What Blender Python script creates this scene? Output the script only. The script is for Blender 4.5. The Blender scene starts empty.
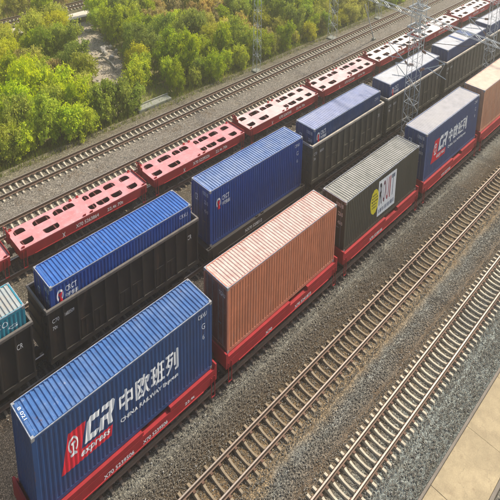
import bpy, bmesh, math, random
import numpy as np
from mathutils import Vector, Matrix
random.seed(7); rng = np.random.default_rng(7)
SC = bpy.context.scene
COL = SC.collection
# The yard is laid out in metres (x along the rails, y across, z up) and built with these fixed proportions
S = (1.0, 1.1657, 2.0710)
R = math.radians

# ------------------------------------------------------------------ camera
cam = bpy.data.cameras.new('camera'); co = bpy.data.objects.new('camera', cam); COL.objects.link(co)
YAW, PIT, ROL = R(39.53605639), R(13.97367203), 0.054587
fw = Vector((math.cos(PIT)*math.cos(YAW), math.cos(PIT)*math.sin(YAW), -math.sin(PIT)))
rt = Vector((math.sin(YAW), -math.cos(YAW), 0)); up = rt.cross(fw)
r2 = rt*math.cos(ROL)+up*math.sin(ROL); u2 = -rt*math.sin(ROL)+up*math.cos(ROL)
CAM = Vector((-22.0519, -27.0789, 41.3778))
mw = Matrix(((r2.x, u2.x, -fw.x, CAM.x), (r2.y, u2.y, -fw.y, CAM.y), (r2.z, u2.z, -fw.z, CAM.z), (0, 0, 0, 1)))
co.matrix_world = mw
FPX, CX, CY = 575.2633, 341.3136, -64.3937
cam.sensor_width = 36; cam.sensor_fit = 'HORIZONTAL'; cam.lens = FPX/500*36
cam.shift_x = (250-CX)/500; cam.shift_y = (CY-250)/500
cam.clip_start = 0.5; cam.clip_end = 3000
SC.camera = co

def px(x, y, z):
    d = Vector((x*S[0], y*S[1], z*S[2]))-CAM
    return CX+FPX*d.dot(r2)/d.dot(fw), CY-FPX*d.dot(u2)/d.dot(fw)

# ------------------------------------------------------------------ light
SUN_AZ, SUN_EL = R(-9), R(33)       # in yard metres
sd = Vector((math.cos(SUN_EL)*math.cos(SUN_AZ)*S[0], math.cos(SUN_EL)*math.sin(SUN_AZ)*S[1], math.sin(SUN_EL)*S[2])).normalized()
w = bpy.data.worlds.new('World'); SC.world = w; w.use_nodes = True
nt = w.node_tree; bg = nt.nodes['Background']
sky = nt.nodes.new('ShaderNodeTexSky'); sky.sky_type = 'NISHITA'; sky.sun_disc = False
sky.sun_elevation = math.asin(sd.z); sky.sun_rotation = math.pi/2-math.atan2(sd.y, sd.x)
sky.dust_density = 3.0; sky.air_density = 1.0; sky.altitude = 0
nt.links.new(sky.outputs[0], bg.inputs[0]); bg.inputs[1].default_value = 0.15
sl = bpy.data.lights.new('sun', 'SUN'); sl.energy = 4.9; sl.angle = R(2.5); sl.color = (1.0, 0.90, 0.74)
so = bpy.data.objects.new('sun', sl); COL.objects.link(so); so.rotation_euler = sd.to_track_quat('Z', 'Y').to_euler()
so.location = (0, 0, 80)
SC.view_settings.view_transform = 'Standard'; SC.view_settings.look = 'None'
SC.view_settings.exposure = 0.45; SC.view_settings.gamma = 1
SC.cycles.max_bounces = 6; SC.cycles.volume_bounces = 1; SC.cycles.volume_step_rate = 4
SC.cycles.transparent_max_bounces = 8

# ------------------------------------------------------------------ materials
def nodes(name):
    m = bpy.data.materials.new(name); m.use_nodes = True
    return m, m.node_tree, m.node_tree.nodes['Principled BSDF']
def mixc(nt, fac, a, b, mode='MIX'):
    n = nt.nodes.new('ShaderNodeMix'); n.data_type = 'RGBA'; n.blend_type = mode
    for i, v in ((0, fac), (6, a), (7, b)):
        if hasattr(v, 'is_linked') or isinstance(v, bpy.types.NodeSocket): nt.links.new(v, n.inputs[i])
        else: n.inputs[i].default_value = v if i == 0 else (*v, 1)
    return n.outputs[2]
def noise(nt, scale, detail=4, rough=.6, stretch=None):
    g = nt.nodes.new('ShaderNodeNewGeometry'); out = g.outputs['Position']
    mp = nt.nodes.new('ShaderNodeMapping'); nt.links.new(out, mp.inputs[0])
    st = stretch or (1, 1, 1); mp.inputs['Scale'].default_value = (st[0]/S[0], st[1]/S[1], st[2]/S[2])
    n = nt.nodes.new('ShaderNodeTexNoise'); nt.links.new(mp.outputs[0], n.inputs['Vector'])
    n.inputs['Scale'].default_value = scale; n.inputs['Detail'].default_value = detail; n.inputs['Roughness'].default_value = rough
    return n.outputs['Fac']
def ramp(nt, fac, a, b):
    n = nt.nodes.new('ShaderNodeMapRange'); nt.links.new(fac, n.inputs[0])
    n.inputs[1].default_value = a; n.inputs[2].default_value = b; n.clamp = True
    return n.outputs[0]
RUST = set('blue paint|bright blue paint|blue roof paint with sheen|bright blue roof with sheen|dull navy paint|teal paint|red wagon paint|weathered charcoal green paint|faded orange paint|dusty blue roof with sheen|faded orange roof with glare|pinkish red deck|bleached pink deck'.split('|'))
def mat(name, col, rough=.55, metal=0, var=.25, vs=1.5, dirt=None, damt=(.5, .7), ds=.8, dst=None, fine=30, bump=.15, spec=.5, dirt2=None, d2=(.6, .68), d2s=3):
    m, nt, p = nodes(name)
    lo = tuple(c*(1-var) for c in col); hi = tuple(min(1, c*(1+var)) for c in col)
    c = mixc(nt, ramp(nt, noise(nt, vs), .3, .7), lo, hi)
    if dirt: c = mixc(nt, ramp(nt, noise(nt, ds, 6, .7, dst), *damt), c, dirt)
    if dirt2: c = mixc(nt, ramp(nt, noise(nt, d2s, 8, .75, dst), *d2), c, dirt2)
    if name in RUST:
        c = mixc(nt, ramp(nt, noise(nt, 2.6, 8, .78, (1, 1, .35)), .61, .66), c, (.11, .045, .022))
        c = mixc(nt, ramp(nt, noise(nt, 5.5, 6, .7, (.15, 1, 1)), .66, .72), c, tuple(min(1, x*1.6+.06) for x in col))
    if 'platform' in name:
        g_ = nt.nodes.new('ShaderNodeNewGeometry'); wv = nt.nodes.new('ShaderNodeTexNoise'); wv.inputs['Scale'].default_value = 1.2; wv.inputs['Detail'].default_value = 5
        nt.links.new(g_.outputs['Position'], wv.inputs['Vector']); av = nt.nodes.new('ShaderNodeVectorMath'); av.operation = 'ADD'
        nt.links.new(g_.outputs['Position'], av.inputs[0]); nt.links.new(wv.outputs['Color'], av.inputs[1])
        vd = nt.nodes.new('ShaderNodeTexVoronoi'); vd.feature = 'DISTANCE_TO_EDGE'; vd.inputs['Scale'].default_value = .42; nt.links.new(av.outputs[0], vd.inputs['Vector'])
        c = mixc(nt, ramp(nt, vd.outputs['Distance'], .007, .002), c, (.20, .16, .10))
    f = noise(nt, fine, 3)
    c = mixc(nt, .35, c, mixc(nt, ramp(nt, f, .3, .7), tuple(x*.7 for x in col), tuple(min(1, x*1.3) for x in col)))
    nt.links.new(c, p.inputs['Base Color']); p.inputs['Roughness'].default_value = rough; p.inputs['Metallic'].default_value = metal
    p.inputs['Specular IOR Level'].default_value = spec
    if bump:
        b = nt.nodes.new('ShaderNodeBump'); b.inputs['Strength'].default_value = bump; b.inputs['Distance'].default_value = .02
        nt.links.new(f, b.inputs['Height']); nt.links.new(b.outputs[0], p.inputs['Normal'])
    return m
DUST = (.42, .38, .34)
M = {}
M['blue'] = mat('blue paint', (.008, .048, .150), .42, dirt=(.02, .04, .085), damt=(.5, .8), dst=(1, 1, .25), dirt2=(.22, .24, .28), d2=(.64, .74))
M['blue_b'] = mat('bright blue paint', (.008, .050, .24), .4, dirt=(.03, .08, .22), damt=(.5, .8), dst=(1, 1, .25), dirt2=(.25, .3, .36), d2=(.66, .76))
M['blue_roof'] = mat('blue roof paint with sheen', (.035, .105, .27), .45, dirt=(.16, .22, .34), damt=(.45, .75), ds=.5, dirt2=(.36, .36, .36), d2=(.6, .7))  # same paint as the sides, lightened: sky sheen put into the colour
M['blue_roof_b'] = mat('bright blue roof with sheen', (.03, .11, .34), .42, dirt=(.12, .20, .38), damt=(.5, .8), ds=.5, dirt2=(.4, .42, .46), d2=(.62, .72))  # lighter than its side paint, roof sheen worked into the tone
M['blue_roof_c'] = mat('dusty blue roof with sheen', (.12, .19, .36), .45, dirt=(.36, .40, .48), damt=(.4, .7), ds=.5)  # dust plus sky sheen painted into this paler roof
M['lav_roof'] = mat('lavender roof with dust and glare', (.26, .29, .43), .42, dirt=(.38, .39, .46), damt=(.4, .7), ds=.5)  # roof dust, with glare painted in as lavender grey
M['white_roof'] = mat('pale roof with dust and glare', (.46, .46, .47), .4, dirt=(.48, .45, .43), damt=(.5, .8), ds=.6)  # pale tone carries both dust and painted glare
M['ash_roof'] = mat('ash grey roof with dust and glare', (.33, .32, .33), .45, dirt=(.40, .38, .37), damt=(.4, .7), ds=.6)  # grey over navy sides: dust and painted glare together
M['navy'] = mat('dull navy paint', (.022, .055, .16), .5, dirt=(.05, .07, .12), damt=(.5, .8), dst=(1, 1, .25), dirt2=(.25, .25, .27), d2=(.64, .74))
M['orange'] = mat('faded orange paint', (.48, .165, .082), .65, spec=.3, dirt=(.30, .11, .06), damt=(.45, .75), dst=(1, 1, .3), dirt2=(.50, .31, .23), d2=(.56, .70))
M['orange_roof'] = mat('faded orange roof with glare', (.52, .36, .31), .5, dirt=(.46, .24, .20), damt=(.46, .66), ds=1.1, dirt2=(.56, .47, .42), d2=(.5, .66))  # faded paint, whitened further with painted glare
M['orange_frame'] = mat('orange frame paint', (.42, .15, .09), .6, dirt=(.5, .3, .2), damt=(.5, .7))
M['door_shade'] = mat('orange door paint in shade', (.16, .055, .04), .65, dirt=(.26, .2, .18), damt=(.5, .7), ds=2)  # shade on the orange end wall painted in as dark brown
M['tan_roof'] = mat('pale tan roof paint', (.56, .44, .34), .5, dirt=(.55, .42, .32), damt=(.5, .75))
M['tan'] = mat('pale orange paint', (.48, .22, .12), .6, dirt=(.5, .34, .24), damt=(.45, .75), dst=(1, 1, .3))
M['charcoal'] = mat('weathered charcoal green paint', (.036, .037, .026), .6, dirt=(.065, .062, .045), damt=(.45, .75), dst=(1, 1, .2), dirt2=(.15, .1, .06), d2=(.6, .72))
M['grey_roof'] = mat('grey green roof with dust and glare', (.24, .235, .20), .5, dirt=(.42, .40, .36), damt=(.4, .7), ds=1)  # charcoal container's roof: dust, plus glare in the colour
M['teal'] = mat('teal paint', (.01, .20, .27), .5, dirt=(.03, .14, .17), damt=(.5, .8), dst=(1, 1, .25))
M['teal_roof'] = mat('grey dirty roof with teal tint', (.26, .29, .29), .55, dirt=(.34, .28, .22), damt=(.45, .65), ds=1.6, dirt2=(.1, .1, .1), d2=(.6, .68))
M['casting'] = mat('scuffed grey steel', (.30, .31, .32), .5, .3, dirt=(.16, .1, .07), damt=(.5, .65), ds=6)
M['worn_highlight'] = mat('worn edge paint with highlight', (.34, .36, .40), .5, dirt=(.12, .14, .18), damt=(.42, .6), ds=4)  # worn top edges, paled to paint in a highlight line
M['bar'] = mat('galvanised bar', (.20, .22, .25), .45, .5)
M['white'] = mat('white lettering paint', (.78, .80, .80), .5, var=.06, dirt=(.5, .55, .6), damt=(.58, .75), ds=5, bump=0)
M['logo_red'] = mat('red logo paint', (.68, .012, .035), .5, var=.08, bump=0)
M['yellow'] = mat('yellow decal', (.72, .62, .02), .5, var=.08, bump=0)
M['decal_black'] = mat('black lettering', (.03, .03, .04), .6, bump=0)
M['decal_maroon'] = mat('maroon lettering', (.16, .06, .09), .6, bump=0)
M['decal_rose'] = mat('rose lettering', (.42, .10, .13), .6, bump=0)
M['decal_slate'] = mat('slate lettering', (.16, .19, .25), .6, bump=0)
M['red'] = mat('red wagon paint', (.27, .012, .018), .6, spec=.3, dirt=(.22, .022, .02), damt=(.5, .75), ds=1.2, dirt2=(.16, .07, .05), d2=(.60, .74))
M['red_sill'] = mat('dull red sill paint', (.24, .012, .015), .6, dirt=(.12, .022, .018), damt=(.5, .75), ds=1.2, dirt2=(.25, .14, .11), d2=(.6, .72))
M['deck_red'] = mat('pinkish red deck', (.55, .24, .25), .42, dirt=(.40, .10, .10), damt=(.42, .7), ds=.7, dirt2=(.72, .48, .44), d2=(.55, .7))  # paler and pinker than the side sills
M['deck_pale'] = mat('bleached pink deck', (.62, .43, .41), .35, dirt=(.48, .25, .23), damt=(.45, .7), ds=.9, dirt2=(.40, .2, .17), d2=(.62, .7))  # sun glare on the middle-distance decks painted in as pale pink
M['deck_white'] = mat('dusty whitish deck', (.68, .57, .52), .35, dirt=(.55, .38, .34), damt=(.5, .75), ds=.6)  # glare on the farthest decks put into the base colour
M['red_dark'] = mat('dark red underframe', (.10, .014, .012), .7, dirt=(.05, .02, .015), damt=(.45, .65), ds=2)
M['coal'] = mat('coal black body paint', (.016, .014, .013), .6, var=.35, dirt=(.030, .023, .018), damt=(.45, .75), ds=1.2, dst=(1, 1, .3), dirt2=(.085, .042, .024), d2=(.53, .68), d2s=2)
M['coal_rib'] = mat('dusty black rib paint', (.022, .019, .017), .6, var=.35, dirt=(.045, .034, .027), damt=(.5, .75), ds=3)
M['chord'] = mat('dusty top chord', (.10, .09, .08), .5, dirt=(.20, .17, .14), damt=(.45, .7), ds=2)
M['chord_far'] = mat('pale far top chord', (.40, .36, .30), .5, dirt=(.25, .22, .18), damt=(.5, .7), ds=2)  # paler top chord for the far gondolas
M['olive'] = mat('grey olive body with painted haze', (.085, .080, .058), .65, var=.3, dirt=(.12, .105, .075), damt=(.42, .7), ds=1.2, dst=(1, 1, .25), dirt2=(.05, .035, .025), d2=(.56, .68))  # haze and light over the far gondolas painted into the body colour
M['steel'] = mat('dark running gear', (.035, .030, .027), .6, .2, dirt=(.07, .045, .03), damt=(.5, .7), ds=4)
M['rail_side'] = mat('rusty rail', (.15, .095, .065), .7, .2, dirt=(.08, .05, .035), damt=(.4, .7), ds=3)
M['rail_head'] = mat('worn rail head', (.42, .36, .30), .38, .7, var=.1, dirt=(.30, .21, .15), damt=(.5, .75), ds=1.5)
M['sleeper'] = mat('weathered concrete sleeper', (.22, .175, .115), .85, dirt=(.18, .14, .10), damt=(.48, .7), ds=2.6, bump=.3)
M['sleeper_pale'] = mat('pale concrete sleeper', (.42, .38, .29), .85, dirt=(.28, .23, .17), damt=(.5, .72), ds=2.6, bump=.3)
M['sleeper_dark'] = mat('oil stained concrete sleeper', (.13, .11, .085), .85, dirt=(.07, .06, .05), damt=(.45, .65), ds=2.6, bump=.3)
M['fasten'] = mat('rusty clip', (.11, .06, .04), .7, .3)
M['galv'] = mat('galvanised lattice steel', (.46, .50, .52), .45, .4, dirt=(.3, .32, .32), damt=(.5, .7), ds=3)
M['porcelain'] = mat('insulator glaze', (.20, .10, .07), .3)
M['kerb'] = mat('grey kerb concrete', (.15, .13, .105), .85, dirt=(.14, .12, .1), damt=(.45, .65), ds=2)
M['slab'] = mat('beige platform concrete', (.31, .25, .15), .85, var=.25, vs=.6, dirt=(.19, .15, .09), damt=(.44, .68), ds=.9, dirt2=(.20, .15, .09), d2=(.58, .66), d2s=1.6, fine=12, bump=.3)
M['concrete'] = mat('grey concrete', (.20, .21, .175), .85, dirt=(.25, .25, .2), damt=(.45, .65), ds=2)
M['road'] = mat('pale concrete track', (.52, .47, .40), .85, dirt=(.5, .46, .36), damt=(.5, .7), ds=.8)
M['rock'] = mat('pale rock', (.34, .32, .285), .9, dirt=(.28, .27, .25), damt=(.4, .6), ds=2)
M['stone'] = mat('loose ballast stone', (.18, .165, .135), .9, var=.5, vs=9)
M['stone_pale'] = mat('pale loose stone', (.34, .33, .30), .9, var=.3, vs=9)
M['bark'] = mat('grey brown bark', (.13, .10, .07), .9)

def leafmat(name, a, b, c):
    m, nt, p = nodes(name)
    n1 = noise(nt, .9, 3); n2 = noise(nt, 7, 2)
    col = mixc(nt, ramp(nt, n1, .35, .65), a, b); col = mixc(nt, ramp(nt, n2, .5, .75), col, c)
    nt.links.new(col, p.inputs['Base Color']); p.inputs['Roughness'].default_value = .6; p.inputs['Specular IOR Level'].default_value = .25
    oi = nt.nodes.new('ShaderNodeObjectInfo'); hs = nt.nodes.new('ShaderNodeHueSaturation'); nt.links.new(col, hs.inputs['Color'])
    for a_, b_, nm, sh in ((.488, .508, 'Hue', 1.0), (.85, 1.4, 'Value', 7.3), (.9, 1.12, 'Saturation', 3.7)):
        mm = nt.nodes.new('ShaderNodeMath'); mm.operation = 'MULTIPLY'; nt.links.new(oi.outputs['Random'], mm.inputs[0]); mm.inputs[1].default_value = sh
        fr = nt.nodes.new('ShaderNodeMath'); fr.operation = 'FRACT'; nt.links.new(mm.outputs[0], fr.inputs[0])
        mr = nt.nodes.new('ShaderNodeMapRange'); nt.links.new(fr.outputs[0], mr.inputs[0]); mr.inputs[3].default_value = a_; mr.inputs[4].default_value = b_
        nt.links.new(mr.outputs[0], hs.inputs[nm])
    col = hs.outputs[0]; nt.links.new(col, p.inputs['Base Color'])
    tr = nt.nodes.new('ShaderNodeBsdfTranslucent'); nt.links.new(col, tr.inputs[0])
    mx = nt.nodes.new('ShaderNodeMixShader'); mx.inputs[0].default_value = .5
    nt.links.new(p.outputs[0], mx.inputs[1]); nt.links.new(tr.outputs[0], mx.inputs[2])
    nt.links.new(mx.outputs[0], nt.nodes['Material Output'].inputs[0]); return m
M['leaf_bright'] = leafmat('bright yellow green leaves', (.26, .38, .006), (.44, .50, .008), (.60, .60, .03))
M['leaf_green'] = leafmat('green leaves', (.19, .28, .020), (.31, .37, .022), (.45, .46, .05))
M['leaf_olive'] = leafmat('olive leaves', (.33, .36, .03), (.46, .46, .05), (.50, .43, .10))
M['leaf_dry'] = leafmat('dry tawny leaves', (.50, .38, .14), (.42, .38, .10), (.64, .50, .24))
M['grass_green'] = leafmat('green grass', (.14, .22, .018), (.24, .28, .025), (.38, .36, .07))
M['grass_dry'] = leafmat('dry grass', (.50, .33, .14), (.38, .30, .11), (.60, .45, .25))

def ballast_mat():
    m, nt, p = nodes('crushed stone ballast')
    g = nt.nodes.new('ShaderNodeNewGeometry'); sp = nt.nodes.new('ShaderNodeSeparateXYZ'); nt.links.new(g.outputs['Position'], sp.inputs[0])
    warp = noise(nt, .35, 4)
    ad = nt.nodes.new('ShaderNodeMath'); ad.operation = 'MULTIPLY_ADD'; nt.links.new(warp, ad.inputs[0]); ad.inputs[1].default_value = 2.0
    nt.links.new(sp.outputs['Y'], ad.inputs[2])          # y*SY + warp
    mr = nt.nodes.new('ShaderNodeMapRange'); nt.links.new(ad.outputs[0], mr.inputs[0])
    y0, y1 = -22.0, 42.0
    mr.inputs[1].default_value = y0; mr.inputs[2].default_value = y1
    cr = nt.nodes.new('ShaderNodeValToRGB'); nt.links.new(mr.outputs[0], cr.inputs[0])
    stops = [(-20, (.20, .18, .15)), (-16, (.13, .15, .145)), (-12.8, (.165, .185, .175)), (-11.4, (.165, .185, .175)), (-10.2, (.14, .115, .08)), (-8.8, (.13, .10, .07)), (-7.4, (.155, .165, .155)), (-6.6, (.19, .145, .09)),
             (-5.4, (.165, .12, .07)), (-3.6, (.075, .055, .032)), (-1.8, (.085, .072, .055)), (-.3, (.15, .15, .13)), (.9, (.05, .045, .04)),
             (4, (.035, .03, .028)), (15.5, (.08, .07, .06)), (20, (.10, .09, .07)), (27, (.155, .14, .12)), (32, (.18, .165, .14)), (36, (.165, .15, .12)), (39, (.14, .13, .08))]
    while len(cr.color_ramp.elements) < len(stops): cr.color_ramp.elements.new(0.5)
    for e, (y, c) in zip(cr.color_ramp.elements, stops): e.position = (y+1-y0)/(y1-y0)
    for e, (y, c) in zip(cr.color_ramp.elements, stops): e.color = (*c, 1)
    vo = nt.nodes.new('ShaderNodeTexVoronoi'); mp = nt.nodes.new('ShaderNodeMapping'); nt.links.new(g.outputs['Position'], mp.inputs[0])
    mp.inputs['Scale'].default_value = (1/S[0], 1/S[1], 1/S[2]); nt.links.new(mp.outputs[0], vo.inputs['Vector']); vo.inputs['Scale'].default_value = 15
    bw = nt.nodes.new('ShaderNodeSeparateColor'); nt.links.new(vo.outputs['Color'], bw.inputs[0])
    v = ramp(nt, bw.outputs[0], 0, 1)
    mul = nt.nodes.new('ShaderNodeValToRGB'); nt.links.new(v, mul.inputs[0])
    e = mul.color_ramp.elements; e[0].color = (.5, .49, .47, 1); e[1].color = (2.1, 2.05, 1.95, 1); e[0].position = 0; e[1].position = 1
    x = e.new(.6); x.color = (.9, .9, .9, 1)
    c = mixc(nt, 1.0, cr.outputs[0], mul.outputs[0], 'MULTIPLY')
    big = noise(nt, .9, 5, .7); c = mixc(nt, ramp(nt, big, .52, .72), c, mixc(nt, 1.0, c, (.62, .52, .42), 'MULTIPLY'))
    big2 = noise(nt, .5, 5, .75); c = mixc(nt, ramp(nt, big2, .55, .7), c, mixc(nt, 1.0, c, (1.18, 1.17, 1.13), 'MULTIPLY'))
    nt.links.new(c, p.inputs['Base Color']); p.inputs['Roughness'].default_value = .9; p.inputs['Specular IOR Level'].default_value = .2
    b = nt.nodes.new('ShaderNodeBump'); b.inputs['Strength'].default_value = .9; b.inputs['Distance'].default_value = .09
    nt.links.new(vo.outputs['Distance'], b.inputs['Height']); b.invert = True; nt.links.new(b.outputs[0], p.inputs['Normal'])
    return m
M['ballast'] = ballast_mat()
def soil_mat():
    m, nt, p = nodes('scrub soil')
    c = mixc(nt, ramp(nt, noise(nt, .25, 5), .35, .65), (.12, .13, .035), (.24, .19, .09))
    c = mixc(nt, ramp(nt, noise(nt, 2.2, 6, .7), .45, .7), c, (.20, .17, .09)); nt.links.new(c, p.inputs['Base Color']); p.inputs['Roughness'].default_value = .95
    return m
M['soil'] = soil_mat()
M['dirt'] = mat('bare grey brown dirt', (.29, .25, .19), .95, var=.3, vs=.8, dirt=(.26, .22, .16), damt=(.42, .6), ds=1.4, dirt2=(.40, .42, .43), d2=(.60, .68), d2s=2, fine=12, bump=.5)

# ------------------------------------------------------------------ mesh helpers
class MB:
    def __init__(s): s.v = []; s.f = []
    def add(s, vs, fs):
        n = len(s.v); s.v += [tuple(v) for v in vs]; s.f += [tuple(i+n for i in f) for f in fs]; return s
    def box(s, x0, x1, y0, y1, z0, z1):
        return s.add([(x0, y0, z0), (x1, y0, z0), (x1, y1, z0), (x0, y1, z0), (x0, y0, z1), (x1, y0, z1), (x1, y1, z1), (x0, y1, z1)],
                     [(0, 3, 2, 1), (4, 5, 6, 7), (0, 1, 5, 4), (1, 2, 6, 5), (2, 3, 7, 6), (3, 0, 4, 7)])
    def bevbox(s, x0, x1, y0, y1, z0, z1, b=.02):
        vs = []
        for z, i in ((z0, 0), (z1-b, 0), (z1, b)):
            vs += [(x0+i, y0+i, z), (x1-i, y0+i, z), (x1-i, y1-i, z), (x0+i, y1-i, z)]
        fs = [(0, 3, 2, 1), (8, 9, 10, 11)]
        for k in (0, 4):
            for j in range(4): fs.append((k+j, k+(j+1) % 4, k+4+(j+1) % 4, k+4+j))
        return s.add(vs, fs)
    def tube(s, p0, p1, r0, r1=None, n=6, cap=True):
        r1 = r0 if r1 is None else r1
        p0 = Vector(p0); p1 = Vector(p1); d = (p1-p0).normalized()
        a = d.orthogonal().normalized(); b = d.cross(a); vs = []
        for p, r in ((p0, r0), (p1, r1)):
            for i in range(n):
                t = 2*math.pi*i/n; vs.append(p+a*math.cos(t)*r+b*math.sin(t)*r)
        fs = [(i, (i+1) % n, n+(i+1) % n, n+i) for i in range(n)]
        if cap: fs += [tuple(range(n-1, -1, -1)), tuple(range(n, 2*n))]
        return s.add(vs, fs)
    def bar(s, p0, p1, w): return s.tube(p0, p1, w*.7, n=4)
    def extr(s, prof, axis, a, b):       # closed profile polygon extruded along an axis
        n = len(prof); vs = []
        for t in (a, b):
            for (u, v) in prof: vs.append((t, u, v) if axis == 'x' else (u, t, v) if axis == 'y' else (u, v, t))
        return s.add(vs, [(i, (i+1) % n, n+(i+1) % n, n+i) for i in range(n)]+[tuple(range(n-1, -1, -1)), tuple(range(n, 2*n))])
    def disc(s, c, r, th, n=20, axis='y'):
        c = Vector(c); d = Vector((0, th, 0)) if axis == 'y' else Vector((th, 0, 0))
        return s.tube(c-d/2, c+d/2, r, n=n)
    def mesh(s, name):
        me = bpy.data.meshes.new(name); me.from_pydata([(a*S[0], b*S[1], c*S[2]) for a, b, c in s.v], [], s.f)
        return me
    def build(s, name, m, parent=None, kind=None, fix=True):
        me = s.mesh(name)
        if fix:
            bm = bmesh.new(); bm.from_mesh(me); bmesh.ops.recalc_face_normals(bm, faces=bm.faces); bm.to_mesh(me); bm.free()
        me.materials.append(m); return link(name, me, parent, kind)
def link(name, me, parent=None, kind=None, loc=None):
    o = bpy.data.objects.new(name, me); COL.objects.link(o)
    if parent: o.parent = parent
    if kind: o['kind'] = kind
    if loc: o.location = (loc[0]*S[0], loc[1]*S[1], loc[2]*S[2])
    return o
def thing(name, label, cat, loc, group=None):
    o = link(name, None, loc=loc); o['label'] = label; o['category'] = cat
    if group: o['group'] = group
    return o
def tag(o, label, cat, group=None):
    o['label'] = label; o['category'] = cat
    if group: o['group'] = group
    return o
def kids(o): return KID.get(o.name, [])
def copy_tree(o, loc, label, depth=0):
    def rec(src, par):
        c = src.copy(); COL.objects.link(c)
        if par: c.parent = par
        for ch in src.children: rec(ch, c)
        return c
    c = rec(o, None); c.location = (loc[0]*S[0], loc[1]*S[1], loc[2]*S[2]); c['label'] = label
    return c

# ------------------------------------------------------------------ lettering
_tc = {}
def text2d(body, shear=0, off=0):
    k = (body, shear, off)
    if k in _tc: return _tc[k]
    c = bpy.data.curves.new('t', 'FONT'); c.body = body; c.shear = shear; c.offset = off; c.resolution_u = 3
    o = bpy.data.objects.new('t', c); COL.objects.link(o)
    dg = bpy.context.evaluated_depsgraph_get(); dg.update()
    me = bpy.data.meshes.new_from_object(o.evaluated_get(dg))
    vs = [(v.co.x, v.co.y) for v in me.vertices]; fs = [tuple(p.vertices) for p in me.polygons]
    bpy.data.objects.remove(o); bpy.data.curves.remove(c); bpy.data.meshes.remove(me)
    xs = [v[0] for v in vs]; ys = [v[1] for v in vs]
    x0, x1, y0, y1 = min(xs), max(xs), min(ys), max(ys)
    vs = [((x-x0)/(x1-x0), (y-y0)/(y1-y0)) for x, y in vs]
    _tc[k] = (vs, fs); return _tc[k]
def poly2d(loops):
    """list of closed loops (outer + holes) -> triangulated 2-D mesh"""
    c = bpy.data.curves.new('p', 'CURVE'); c.dimensions = '2D'; c.fill_mode = 'BOTH'
    for lp in loops:
        s = c.splines.new('POLY'); s.points.add(len(lp)-1); s.use_cyclic_u = True
        for p, (x, y) in zip(s.points, lp): p.co = (x, y, 0, 1)
    o = bpy.data.objects.new('p', c); COL.objects.link(o)
    dg = bpy.context.evaluated_depsgraph_get(); dg.update()
    me = bpy.data.meshes.new_from_object(o.evaluated_get(dg))
    vs = [(v.co.x, v.co.y) for v in me.vertices]; fs = [tuple(p.vertices) for p in me.polygons]
    bpy.data.objects.remove(o); bpy.data.curves.remove(c); bpy.data.meshes.remove(me)
    return vs, fs
def to_wall(flat, mp, name, m, parent, cuts=None, prof=None, gap=.006, lay=0):
    """flat 2-D mesh laid on a wall facing -y; follows the corrugation when prof is given"""
    vs, fs = flat
    me = bpy.data.meshes.new(name); me.from_pydata([(*mp(x, y), 0) for x, y in vs], [], fs)
    bm = bmesh.new(); bm.from_mesh(me); lk = None
    if lay:                      # each repeat of a glyph lies a hair above the one before
        lk = bm.verts.layers.float.new('layer')
        for i, v in enumerate(bm.verts): v[lk] = (i//lay)*.0012
    else: bmesh.ops.remove_doubles(bm, verts=bm.verts, dist=1e-5)
    if prof:
        lo = min(v.co.x for v in bm.verts); hi = max(v.co.x for v in bm.verts)
        for cx_ in (cuts or ()):
            if lo < cx_ < hi:
                bmesh.ops.bisect_plane(bm, geom=bm.verts[:]+bm.edges[:]+bm.faces[:], plane_co=(cx_, 0, 0), plane_no=(1, 0, 0))
    for v in bm.verts:
        x, z = v.co.x, v.co.y
        y = (prof(x) if prof else -1.22)-gap-(v[lk] if lk else 0)
        v.co = (x*S[0], y*S[1], z*S[2])
    for f in bm.faces:
        f.normal_update()
        if f.normal.y > 0: f.normal_flip()
    bm.to_mesh(me); bm.free(); me.materials.append(m); return link(name, me, parent)
def on_end(flat, y0, y1, z0, z1, name, m, parent, x):
    vs, fs = flat
    me = bpy.data.meshes.new(name); me.from_pydata([(x*S[0], (y1+(y0-y1)*u)*S[1], (z0+(z1-z0)*v)*S[2]) for u, v in vs], [], fs)
    me.materials.append(m); return link(name, me, parent)
def text_wall(body, x0, x1, z0, z1, m, parent, cuts, prof, shear=0, off=0, name='lettering', gap=.006, rise=0, bold=0):
    fl = text2d(body, shear, off)
    if bold:                     # thick strokes: the glyph laid down again a little to each side, joined in one mesh
        k = bold/(x1-x0); kz = bold/(z1-z0); V = []; F = []
        for dx_, dz_ in ((0, 0), (k, 0), (-k, 0), (0, kz*.6), (0, -kz*.6)):
            n_ = len(V); V += [(a+dx_, b+dz_) for a, b in fl[0]]; F += [tuple(i+n_ for i in f) for f in fl[1]]
        fl = (V, F); lay = len(fl[0])//5
    o = to_wall(fl, lambda u, v: (x0+(x1-x0)*u, z0+(z1-z0)*v+rise*u), name, m, parent, cuts, prof, gap, lay if bold else 0)
    return o

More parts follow.
